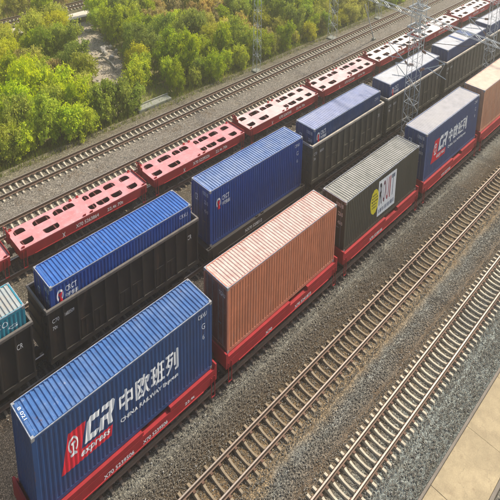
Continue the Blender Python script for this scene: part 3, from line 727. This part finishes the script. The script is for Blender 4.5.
# ------------------------------------------------------------------ middle train
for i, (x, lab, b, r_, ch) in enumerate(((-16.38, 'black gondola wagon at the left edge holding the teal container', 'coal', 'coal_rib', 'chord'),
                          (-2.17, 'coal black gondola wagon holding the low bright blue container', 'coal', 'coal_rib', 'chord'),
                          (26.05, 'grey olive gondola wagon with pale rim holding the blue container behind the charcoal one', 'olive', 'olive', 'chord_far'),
                          (40.2, 'haze-toned olive gondola wagon behind the near lattice mast', 'olive', 'olive', 'chord_far'),
                          (54.9, 'haze-toned olive gondola wagon beyond the near mast holding the banded roof container', 'olive', 'olive', 'chord_far'),
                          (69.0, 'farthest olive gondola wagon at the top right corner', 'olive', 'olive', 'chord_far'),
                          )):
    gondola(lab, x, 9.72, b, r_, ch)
fw_ = flat_wagon('black flat wagon of the middle train under the tall blue container', 12.02, 9.72, 'coal_rib', 'coal', 'coal', group='wagons of the middle train', hl=6.5, hw=1.45, posts=False, dz=1.0,
                 texts=[('NX70 5208312', -2.0, .2, .62, .80)])
M['ledge'] = M['chord']
M_in = -.22
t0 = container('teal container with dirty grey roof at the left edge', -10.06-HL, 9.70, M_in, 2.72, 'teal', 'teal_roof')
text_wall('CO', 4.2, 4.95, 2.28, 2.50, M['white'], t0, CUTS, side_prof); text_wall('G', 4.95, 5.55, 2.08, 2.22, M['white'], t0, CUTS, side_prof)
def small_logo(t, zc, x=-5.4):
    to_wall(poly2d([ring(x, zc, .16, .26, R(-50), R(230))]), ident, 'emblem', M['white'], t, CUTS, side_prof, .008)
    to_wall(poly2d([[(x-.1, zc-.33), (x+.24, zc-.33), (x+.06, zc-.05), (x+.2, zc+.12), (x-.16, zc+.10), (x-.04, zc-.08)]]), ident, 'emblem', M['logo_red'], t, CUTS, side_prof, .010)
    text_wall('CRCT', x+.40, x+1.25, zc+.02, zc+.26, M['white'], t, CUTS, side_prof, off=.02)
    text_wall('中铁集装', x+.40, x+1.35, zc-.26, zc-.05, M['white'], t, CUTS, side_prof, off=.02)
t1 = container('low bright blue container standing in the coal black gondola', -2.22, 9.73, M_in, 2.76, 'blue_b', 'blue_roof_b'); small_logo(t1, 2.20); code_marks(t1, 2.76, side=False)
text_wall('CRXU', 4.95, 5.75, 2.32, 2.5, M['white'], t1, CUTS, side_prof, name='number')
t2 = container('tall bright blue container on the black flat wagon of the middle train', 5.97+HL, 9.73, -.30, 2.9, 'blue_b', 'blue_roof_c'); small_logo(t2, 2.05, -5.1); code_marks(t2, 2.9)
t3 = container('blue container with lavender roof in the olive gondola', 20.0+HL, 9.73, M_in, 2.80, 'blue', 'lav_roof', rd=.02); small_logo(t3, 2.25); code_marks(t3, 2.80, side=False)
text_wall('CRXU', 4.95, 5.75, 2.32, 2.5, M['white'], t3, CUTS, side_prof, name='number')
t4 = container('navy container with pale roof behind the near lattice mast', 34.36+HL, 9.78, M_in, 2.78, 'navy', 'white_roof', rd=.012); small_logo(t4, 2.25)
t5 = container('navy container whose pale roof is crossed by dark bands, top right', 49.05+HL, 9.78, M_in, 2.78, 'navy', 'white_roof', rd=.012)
for a, b in ((-1.38, -.92), (.85, 2.5)):
    MB().box(a, b, -1.12, 1.12, 2.776, 2.786).build('dark_roof_band', M['navy'], t5)
t6 = container('farthest pale roofed container at the top right corner', 62.9+HL, 9.78, M_in, 2.78, 'navy', 'white_roof', rd=.012)

# ------------------------------------------------------------------ empty red flat wagons
fl = flat_wagon('empty red flat wagon at the left, beside the low blue container', 0.0, 19.6, hl=6.30, texts=[('X70 5263864', -1.3, 1.0, .92, 1.12), ('X', -2.6, -2.3, .80, 1.05), ('22.4t 70t', 1.9, 3.6, .92, 1.10)])
for k, lab in ((-1, 'red flat wagon end poking in at the left edge'), (1, 'second empty red flat wagon from the left, beside the tall blue container'), (2, 'third empty red flat wagon from the left, beyond the lavender roofed container'),
               (3, 'fourth empty flat wagon from the left, left of near mast'), (4, 'fifth empty red flat wagon, partly behind the near lattice mast'), (5, 'sixth empty red flat wagon, right of the near lattice mast'), (6, 'pale far flat wagon near the top right corner'), (7, 'farthest flat wagon at the top edge')):
    c = copy_tree(fl, (13.47*k, 19.6, -1.3), lab)
    for ch in list(c.children):
        if ch.name.startswith('number') and abs(sum(v.co.x for v in ch.data.vertices)/len(ch.data.vertices)+.15) < .6:
            bpy.data.objects.remove(ch)
            to_wall(text2d('X70 52%05d' % (31407+abs(k)*7919 % 60000), 0, .012), lambda u, v: (-1.3+2.3*u, .92+.20*v), 'number', M['white'], c, None, lambda q: -1.404, .006)
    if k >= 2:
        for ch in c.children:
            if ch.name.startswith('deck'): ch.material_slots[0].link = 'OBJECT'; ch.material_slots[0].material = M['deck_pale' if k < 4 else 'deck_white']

# ------------------------------------------------------------------ catenary structures
def mast(parent, x, y, top, w0=.55, w1=.40, name='mast'):
    legs = []; z0 = -1.62
    def hw_(z): return w0+(w1-w0)*(z-z0)/(top-z0)
    base = MB().box(x-w0-.15, x+w0+.15, y-w0-.15, y+w0+.15, -1.9, z0+.06).build(name, M['concrete'], parent)
    for a in (-1, 1):
        for b in (-1, 1): MB().bar((x+a*hw_(z0), y+b*hw_(z0), z0), (x+a*hw_(top), y+b*hw_(top), top), .05).build('leg', M['galv'], base)
    lc = MB(); z = z0+.1; k = 0; cs = [(-1, -1), (1, -1), (1, 1), (-1, 1)]
    while z < top-.4:
        z2 = z+.62; h0, h1 = hw_(z), hw_(z2)
        for i in range(4):
            p, q = cs[i], cs[(i+1) % 4]
            if (i+k) % 2: p, q = q, p
            lc.bar((x+p[0]*h0, y+p[1]*h0, z), (x+q[0]*h1, y+q[1]*h1, z2), .021)
            if k % 2 == 0: lc.bar((x+p[0]*h0, y+p[1]*h0, z), (x+q[0]*h0, y+q[1]*h0, z), .022)
        z = z2; k += 1
    lc.build('lacing', M['galv'], base)
    return base
def beam(parent, p0, p1, w_=.14, h=.26):
    p0 = Vector(p0); p1 = Vector(p1); d = p1-p0; n = int(d.length/.8); b = link('beam', None, parent) if False else None
    mb = MB(); sx = Vector((w_, 0, 0)); sz = Vector((0, 0, h/2))
    first = None
    for a in (-1, 1):
        for c in (-1, 1):
            o = MB().bar(p0+sx*a+sz*c, p1+sx*a+sz*c, .028).build('beam_chord', M['galv'], first or parent)
    for i in range(n):
        a = p0+d*(i/n); c = p0+d*((i+1)/n); s_ = 1 if i % 2 else -1
        for k in (-1, 1): mb.bar(a+sx*k+sz*s_, c+sx*k-sz*s_, .024)
        mb.bar(a+sx*s_+sz, c-sx*s_+sz, .024)
    mb.build('lacing', M['galv'], parent)
def insul(mb, p0, p1, n=6):
    p0 = Vector(p0); p1 = Vector(p1)
    for i in range(n):
        a = p0.lerp(p1, i/n); b = p0.lerp(p1, (i+.5)/n); mb.tube(a, b, .10, .07, n=8)
def cantilever(parent, x, y, z, s=1, reach=2.6):
    c = MB(); c.tube((x, y, z), (x, y+s*reach, z+1.0), .035); c.tube((x, y, z+1.3), (x, y+s*reach, z+1.0), .03)
    c.tube((x, y+s*.9, z+.36), (x, y+s*(reach+.3), z+.1), .028); c.tube((x, y+s*reach, z+1.0), (x, y+s*(reach-.6), z+.15), .02)
    c.build('cantilever', M['galv'], parent)
    i = MB(); insul(i, (x, y+s*.15, z+.05), (x, y+s*.65, z+.25)); insul(i, (x, y+s*.15, z+1.28), (x, y+s*.65, z+1.22)); i.build('insulator', M['porcelain'], parent)
P1 = thing('catenary_portal', 'pale lattice mast and cross beam rising between the two loaded trains', 'catenary structure', (0, 0, 0))
mast(P1, 33.9, 5.5, 11.5, .62, .54); mast(P1, 35.9, 31.8, 9.0, .42, .34); mast(P1, 32.4, -11.6, 9.0, .5, .4)
beam(P1, (35.9, 31.8, 7.7), (32.4, -11.6, 7.75))
cl = MB()
for q in range(6):
    cl.tube((33.9+random.uniform(-.9, .9), 5.5+random.uniform(-.8, .8), 5.2+random.uniform(0, 1)), (33.9+random.uniform(-.9, .9), 5.5+random.uniform(-.8, .8), 8.6+random.uniform(-.4, 1)), .025)
for z in (6.5, 7.0, 8.2):
    cl.box(33.05, 34.75, 4.65, 4.72, z, z+.08); cl.box(33.05, 34.75, 6.28, 6.35, z, z+.08); cl.box(33.0, 33.07, 4.7, 6.3, z, z+.08); cl.box(34.73, 34.8, 4.7, 6.3, z, z+.08)
cl.build('service_frame', M['galv'], P1)
cantilever(P1, 33.9, 6.1, 4.4, 1, 2.9); cantilever(P1, 33.9, 4.9, 4.4, -1, 2.9); cantilever(P1, 35.0, 6.1, 3.0, 1, 2.4)
P2 = thing('catenary_portal', 'second lattice portal mast at the right edge near the top corner', 'catenary structure', (0, 0, 0))
mast(P2, 55.5, 5.5, 11.0, .55, .48); mast(P2, 54.6, 31.8, 9.0, .55, .45); mast(P2, 54.6, -11.6, 9.0, .5, .4)
beam(P2, (54.6, 31.8, 7.7), (55.5, -11.6, 7.75)); cantilever(P2, 55.5, 6.1, 3.2, 1, 2.9); cantilever(P2, 54.6, 31.3, 4.2, -1, 2.0)
P3 = thing('catenary_mast', 'slim lattice mast beyond the tracks at the top edge, left of the near mast', 'catenary structure', (0, 0, 0))
mast(P3, 69.0, 31.8, 9.0, .4, .34); cantilever(P3, 69.0, 31.3, 3.0, -1, 2.2)
P4 = thing('leaning_pole', 'thin leaning pale pole standing between the far tracks', 'pole', (0, 0, 0))
MB().tube((60.0, 26.9, -1.6), (54.2, 25.4, 2.7), .09, .06, n=8).build('shaft', M['galv'], P4)
MB().box(59.75, 60.3, 26.65, 27.15, -1.8, -1.5).build('footing', M['concrete'], P4)
MB().tube((56.4, 25.95, 1.1), (54.6, 25.1, 2.9), .04).build('brace', M['galv'], P4)
# contact wires over the two right hand loaded tracks are out of frame; registration wire hanging by the orange container
W1 = MB()
pts = [(38.0, 8.6, 5.0), (44.0, 4.2, 4.5), (52, 0.2, 4.7)]
for i in range(2): W1.tube(pts[i], pts[i+1], .022, n=5)
tag(W1.build('catenary_wire', M['steel']), 'thin dark wire sagging over the pale orange container', 'wire')
W2 = MB()
pp = [Vector((-40+i*12.0, 31.0, 5.2)) for i in range(20)]

# ------------------------------------------------------------------ far concrete track, clearing, culvert
grid('concrete_path', np.arange(12, 31, .8), np.arange(64.4, 67.4, .5), lambda X, Y: np.full(X.shape, -1.30)+smooth_noise(*X.shape, 9, .02), M['road'])
cle = [(14.2, 36.0), (18.6, 36.5), (21.5, 44), (23.6, 50), (25.2, 57), (27.5, 64.2), (21.0, 64.2), (18.5, 57), (17.0, 50), (15.4, 43)]
def pinp(x, y, P):
    c = False; n = len(P)
    for i in range(n):
        (a, b), (d, e) = P[i], P[(i+1) % n]
        if (b > y) != (e > y) and x < (d-a)*(y-b)/(e-b)+a: c = not c
    return c
gx = np.arange(13.5, 29, .5); gy = np.arange(35.5, 64.6, .5)
vs = []; idx = {}; fs = []
zt = smooth_noise(len(gx), len(gy), 12, .12)
for i, a in enumerate(gx):
    for j, b in enumerate(gy):
        if pinp(a, b, cle): idx[i, j] = len(vs); vs.append((a, b, -1.74+zt[i, j]*.5))
for (i, j) in list(idx):
    q = [(i, j), (i+1, j), (i+1, j+1), (i, j+1)]
    if all(k in idx for k in q): fs.append([idx[k] for k in q])
np_mesh('dirt_clearing', vs, fs, M['dirt'], None, 'structure')
cb = thing('culvert_slab', 'grey concrete culvert slab at the thicket edge beside the far track', 'culvert', (18.6, 33.9, -1.6))
MB().bevbox(-2.6, 2.6, -.45, .55, -.4, .12, .04).build('cap', M['concrete'], cb)
MB().box(-2.75, 2.75, .56, .70, -.5, .20).build('upstand', M['concrete'], cb)
def rock_mesh(seed, r=.5):
    bm = bmesh.new(); bmesh.ops.create_icosphere(bm, subdivisions=2, radius=r); rr = random.Random(seed)
    for v in bm.verts: v.co *= rr.uniform(.75, 1.15); 
    for v in bm.verts: v.co = Vector((v.co.x*1.2*S[0], v.co.y*S[1], v.co.z*.7*S[2]))
    me = bpy.data.meshes.new('boulder'); bm.to_mesh(me); bm.free(); me.materials.append(M['rock']); return me
rms = [rock_mesh(i) for i in range(4)]
for i in range(16):
    a, b = (22.6+random.gauss(0, 1.0), 52.5+random.gauss(0, 1.8)) if i < 11 else (23+random.gauss(0, 1.5), 60+random.gauss(0, 1.5))
    o = link('boulder', rms[i % 4], loc=(a, b, -1.62)); s_ = random.uniform(.3, .85); o.scale = (s_, s_, s_); o.rotation_euler.z = random.uniform(0, 6)
    tag(o, 'pale grey boulder in the heap on the bare clearing' if i < 11 else 'pale rock by the concrete path end of the clearing', 'rock', 'boulders on the clearing')
pipe = MB(); q = [(20.2, 45.5, -1.66), (20.8, 47.6, -1.62), (20.4, 49.2, -1.4), (19.6, 50.0, -1.6)]
for i in range(3): pipe.tube(q[i], q[i+1], .10, n=8)
tag(pipe.build('drain_pipe', M['rock']), 'bent pale pipe lying on the bare clearing', 'pipe')

# ------------------------------------------------------------------ loose stones (nobody could count them)
def stones(name, n, xr, yr, size, m, zoff=-1.57, keep=None):
    X = rng.uniform(*xr, n); Y = rng.uniform(*yr, n)
    if keep is not None: k = keep(X, Y); X, Y = X[k], Y[k]
    n = len(X); sz = rng.uniform(.5, 1.3, n)*size
    base = np.array([(1, 0, 0), (0, 1, 0), (-1, 0, 0), (0, -1, 0), (0, 0, .8), (0, 0, -.6)], float)
    a = rng.uniform(0, 6.28, n); ca, sa = np.cos(a), np.sin(a)
    j = rng.uniform(.6, 1.2, (n, 6, 3)); v = base[None]*j*sz[:, None, None]
    vx = v[..., 0]*ca[:, None]-v[..., 1]*sa[:, None]+X[:, None]; vy = v[..., 0]*sa[:, None]+v[..., 1]*ca[:, None]+Y[:, None]
    zg = np.full(n, zoff)
    for yc, hg, p in TRACKS:
        zg = np.where(np.abs(Y-yc) < hg, -1.645, zg)
        d = np.abs(Y-yc); zg = np.where((d > hg+.9) & (d < hg+2.3), -1.66, zg)
    vz = v[..., 2]+zg[:, None]+sz[:, None]*.3
    V = np.stack([vx, vy, vz], -1).reshape(-1, 3)
    F = np.array([(0, 1, 4), (1, 2, 4), (2, 3, 4), (3, 0, 4), (1, 0, 5), (2, 1, 5), (3, 2, 5), (0, 3, 5)])
    F = (F[None]+np.arange(n)[:, None, None]*6).reshape(-1, 3)
    return np_mesh(name, V, F, m, None, 'stuff')
inb = lambda X, Y: (Y > -12.6) & (Y < 33)
o = stones('loose_ballast', 60000, (-12, 34), (-12.6, 0.2), .045, M['stone'], keep=inb); tag(o, 'loose crushed stone strewn over the near ballast', 'ballast')
o = stones('pale_stones', 9000, (-12, 60), (-12.6, 32), .055, M['stone_pale'], keep=inb); tag(o, 'scattered pale stones among the ballast', 'ballast')
o = stones('verge_stones', 5000, (-5, 30), (-19, -16.1), .07, M['stone'], zoff=-1.52); tag(o, 'loose stones beyond the platform edge', 'gravel')
o = stones('clearing_stones', 2500, (14, 28), (36, 64), .10, M['rock'], zoff=-1.72, keep=lambda X, Y: np.array([pinp(a, b, cle) for a, b in zip(X, Y)])); tag(o, 'small stones on the bare clearing', 'gravel')

# ------------------------------------------------------------------ vegetation
def crown_mesh(seed, rad, h, m, nl=6, leaves=5200, ls=.17, droop=.3):
    r = np.random.default_rng(seed); cs = []
    lob = [(0, 0, h*.50, rad*.66), (0, 0, h*.22, rad*.6)]
    for i in range(nl):
        a = r.uniform(0, 6.28); d = rad*r.uniform(.35, .75); lob.append((d*math.cos(a), d*math.sin(a), h*r.uniform(.12, .86), rad*r.uniform(.30, .50)))
    lc_ = 22; nc = leaves//lc_
    w_ = np.array([l[3]**2 for l in lob]); w_ /= w_.sum()
    li = r.choice(len(lob), nc, p=w_); L = np.array(lob)[li]
    d = r.normal(size=(nc, 3)); d /= np.linalg.norm(d, axis=1)[:, None]; d[:, 2] = np.where(d[:, 2] < -.3, -d[:, 2]*.6, d[:, 2])
    c = L[:, :3]+d*L[:, 3:4]*r.uniform(.55, 1.22, (nc, 1)); c[:, 2] = np.clip(c[:, 2], .15, h*1.05)
    P = np.repeat(c, lc_, 0)+r.normal(size=(nc*lc_, 3))*np.array([.13, .13, .10])*rad/1.8
    n = len(P); nd = np.repeat(d, lc_, 0)*.8+r.normal(size=(n, 3))*.55; nd[:, 2] += .25; nd /= np.linalg.norm(nd, axis=1)[:, None]
    t = np.cross(nd, r.normal(size=(n, 3))); t /= np.linalg.norm(t, axis=1)[:, None]; b = np.cross(nd, t)
    s_ = (ls*r.uniform(.55, 1.25, n))[:, None]
    b = b*.55
    V = np.stack([P-t*s_*.5, P-b*s_*.5, P+t*s_*.5, P+b*s_*.5], 1).reshape(-1, 3)
    V[:, 2] = np.maximum(V[:, 2], .02)
    F = np.arange(4*n).reshape(n, 4)
    o = np_mesh('crown', V, F, m); me = o.data; bpy.data.objects.remove(o); return me
def trunk_mesh(seed, h):
    r = random.Random(seed); m = MB(); p = Vector((0, 0, -.2)); rad = .09
    for i in range(4):
        q = p+Vector((r.uniform(-.18, .18), r.uniform(-.18, .18), h*.2)); m.tube(p, q, rad, rad*.78, n=6)
        if i: 
            a = r.uniform(0, 6.28)
            for s_ in (0, 2.6): m.tube(q, q+Vector((math.cos(a+s_)*.8, math.sin(a+s_)*.8, h*.18)), rad*.5, rad*.2, n=5)
        p = q; rad *= .78
    me = m.mesh('trunk'); me.materials.append(M['bark']); return me
KIND = {}
for k, (mt, rad, h, ls, n_) in {'bright': ('leaf_bright', 1.85, 2.7, .17, 4), 'green': ('leaf_green', 1.95, 2.7, .16, 4), 'olive': ('leaf_olive', 1.9, 2.3, .15, 3), 'dry': ('leaf_dry', 1.6, 1.5, .15, 2)}.items():
    KIND[k] = [(crown_mesh(100*len(KIND)+i, rad*random.uniform(.85, 1.15), h*random.uniform(.85, 1.2), M[mt], leaves=5400, ls=ls*1.4), trunk_mesh(i+50, h)) for i in range(n_)]
LAB = {'bright': 'bright yellow green leafy bush in the thicket beyond the tracks', 'green': 'mid green leafy bush in the thicket beyond the tracks',
       'olive': 'dull olive bush in the thicket beyond the tracks', 'dry': 'dry tawny shrub among the green bushes of the thicket'}
CAT = {'bright': 'bush', 'green': 'bush', 'olive': 'bush', 'dry': 'shrub'}
cnt = 0
def auto_label(k, a, b, s_):
    col = {'bright': 'bright yellow green bush', 'green': 'mid green bush', 'olive': 'dull olive bush', 'dry': 'dry tawny shrub'}[k]
    sz = 'large ' if s_ > 1.08 else 'small ' if s_ < .8 else ''
    row = 'at the thicket edge' if b < 35.3 else 'just behind the thicket edge' if b < 38 else 'in the middle of the thicket' if b < 50 else 'deep in the thicket' if b < 62 else 'beside the far single track' if b < 76 else 'beyond the far single track'
    u = px(a, b, 0)[0]
    al = ', left of clearing' if (u < 60 and b > 36) else ', beside the clearing' if u < 135 and b > 36 else ', lower left' if u < 60 else ', right of the clearing' if u < 240 else ', by the first far mast' if u < 285 else ', between the far masts' if u < 325 else ', right of the far masts'
    return sz+col+' '+row+al
def plant(k, a, b, s_=1.0, hs=1.0, label=None):
    global cnt
    cm, tm = random.choice(KIND[k]); cnt += 1
    t = thing('leafy_bush' if k != 'dry' else 'dry_shrub', label or auto_label(k, a, b, s_), CAT[k], (a, b, -1.84), {'bright': 'bright bushes of the thicket', 'green': 'green bushes of the thicket', 'olive': 'olive bushes of the thicket', 'dry': 'dry shrubs of the thicket'}[k])
    t.rotation_euler.z = random.uniform(0, 6.28); t.scale = (s_, s_, s_*hs)
    link('trunk', tm, t); link('crown', cm, t)
def zone(a, b):
    u, v = px(a, b, 0)
    if pinp(a, b, [(x_+(0.9 if x_ > 20 else -.9)*0, y_) for x_, y_ in cle]): return None
    # keep bushes that would stand in front of the clearing out of the line of sight (they are not there in the place)
    if 68.2 < b < 73: return None
    if 63.2 < b < 68 and 13 < a < 32: return None
    n_ = math.sin(a*.23+1.3)+math.sin(b*.31+a*.11)+random.uniform(-.9, .9)
    if b > 73: return 'dry' if n_ > -.2 else ('green' if n_ < -1 else 'olive')
    if u < 138 and v > 78: return 'bright' if n_ > -1.3 else 'green'
    if 145 < u < 225 and v < 18: return 'dry' if n_ > -1.4 else 'olive'
    if u < 60 and v > 45: return 'olive' if n_ > -.9 else 'dry'
    if u < 90: return 'bright' if n_ > .9 else ('olive' if n_ > -.6 else 'green')
    if u < 250: return 'bright' if n_ > .7 else ('green' if n_ > -.7 else ('olive' if n_ > -1.6 else 'dry'))
    return 'bright' if n_ > 1.5 else ('green' if n_ > -.1 else ('olive' if n_ > -1.3 else 'dry'))
occ = []
VIEW = [(60, 24), (62, 14), (86, 5), (90, 22), (102, 38), (119, 44), (122, 99), (107, 97), (95, 72), (84, 50), (76, 34)]
def try_plant(a, b, dmin, s0, s1, hs=1.0):
    u, v = px(a, b, 0)
    if 36 < b < 69 and any(pinp(*px(a+da, b, z), VIEW) for z in (-1.2, -.3, .5) for da in (-.9, .9)): return
    if not (-60 < u < 470 and -75 < v < 230): return
    for (p, q) in occ:
        if (p-a)**2+(q-b)**2 < dmin*dmin: return
    k = zone(a, b)
    if not k: return
    if k == 'dry' and b < 37: k = 'olive'
    occ.append((a, b)); plant(k, a, b, random.uniform(s0, s1), hs*random.uniform(.8, 1.2))
for i in range(1400):
    a = random.uniform(-22, 95); b = random.uniform(33.9, 35.2)
    if 15.6 < a < 22.0: continue
    try_plant(a, b, 1.5 if a > 14 else 1.9, .62 if a > 14 else .95, .85 if a > 14 else 1.2, .95)
for i in range(1400):
    a = random.uniform(-22, 95); b = random.uniform(35.4, 37.9)
    if 14.5 < a < 22.5: continue
    try_plant(a, b, 2.0, .85, 1.15, 1.0)
for i in range(6000):
    a = random.uniform(-25, 100); b = random.uniform(38, 100)
    try_plant(a, b, 2.2 if b < 60 else 2.9, .8, 1.2)
print('bushes', cnt)

def grass(name, n, xr, yr, h, m, keep):
    X = rng.uniform(*xr, n); Y = rng.uniform(*yr, n); k = keep(X, Y); X, Y = X[k], Y[k]; n = len(X)
    a = rng.uniform(0, 6.28, n); H = h*rng.uniform(.4, 1.3, n); w_ = .05*rng.uniform(.6, 1.6, n); lx = rng.normal(0, .3, n)*H; ly = rng.normal(0, .3, n)*H
    Z = np.full(n, -1.78)
    V = np.stack([np.stack([X-np.cos(a)*w_, Y-np.sin(a)*w_, Z], -1), np.stack([X+np.cos(a)*w_, Y+np.sin(a)*w_, Z], -1), np.stack([X+lx, Y+ly, Z+H], -1)], 1).reshape(-1, 3)
    return np_mesh(name, V, np.arange(3*n).reshape(n, 3), m, None, 'stuff')
noclear = np.vectorize(lambda a, b: not pinp(a, b, cle) and not (64 < b < 73))
o = grass('undergrowth', 90000, (-25, 80), (33.5, 100), .40, M['grass_green'], noclear); tag(o, 'green undergrowth between the bushes', 'undergrowth')
patch = lambda X, Y: noclear(X, Y) & ((np.sin(X*.21)+np.sin(Y*.17+X*.08)) > .1)
o = grass('dry_grass', 60000, (-25, 95), (38, 105), .6, M['grass_dry'], patch); tag(o, 'dry tawny grass in the gaps of the thicket', 'grass')
o = grass('verge_weeds', 9000, (-25, 80), (32.2, 35), .35, M['grass_green'], lambda X, Y: Y > 32.4); tag(o, 'low weeds along the far ballast edge', 'weeds')

# ------------------------------------------------------------------ air
m, nt, p = nodes('haze'); nt.nodes.remove(p)
pv = nt.nodes.new('ShaderNodeVolumePrincipled'); nt.links.new(pv.outputs[0], nt.nodes['Material Output'].inputs['Volume'])
pv.inputs['Color'].default_value = (.99, .97, .88, 1); pv.inputs['Density'].default_value = .0016; pv.inputs['Anisotropy'].default_value = .77
hz = MB().box(-110, 320, -110, 300, -3.6, 21.5).build('haze', m, None, 'stuff')
hz['label'] = 'thin warm haze in the air over the yard'; hz['category'] = 'haze'
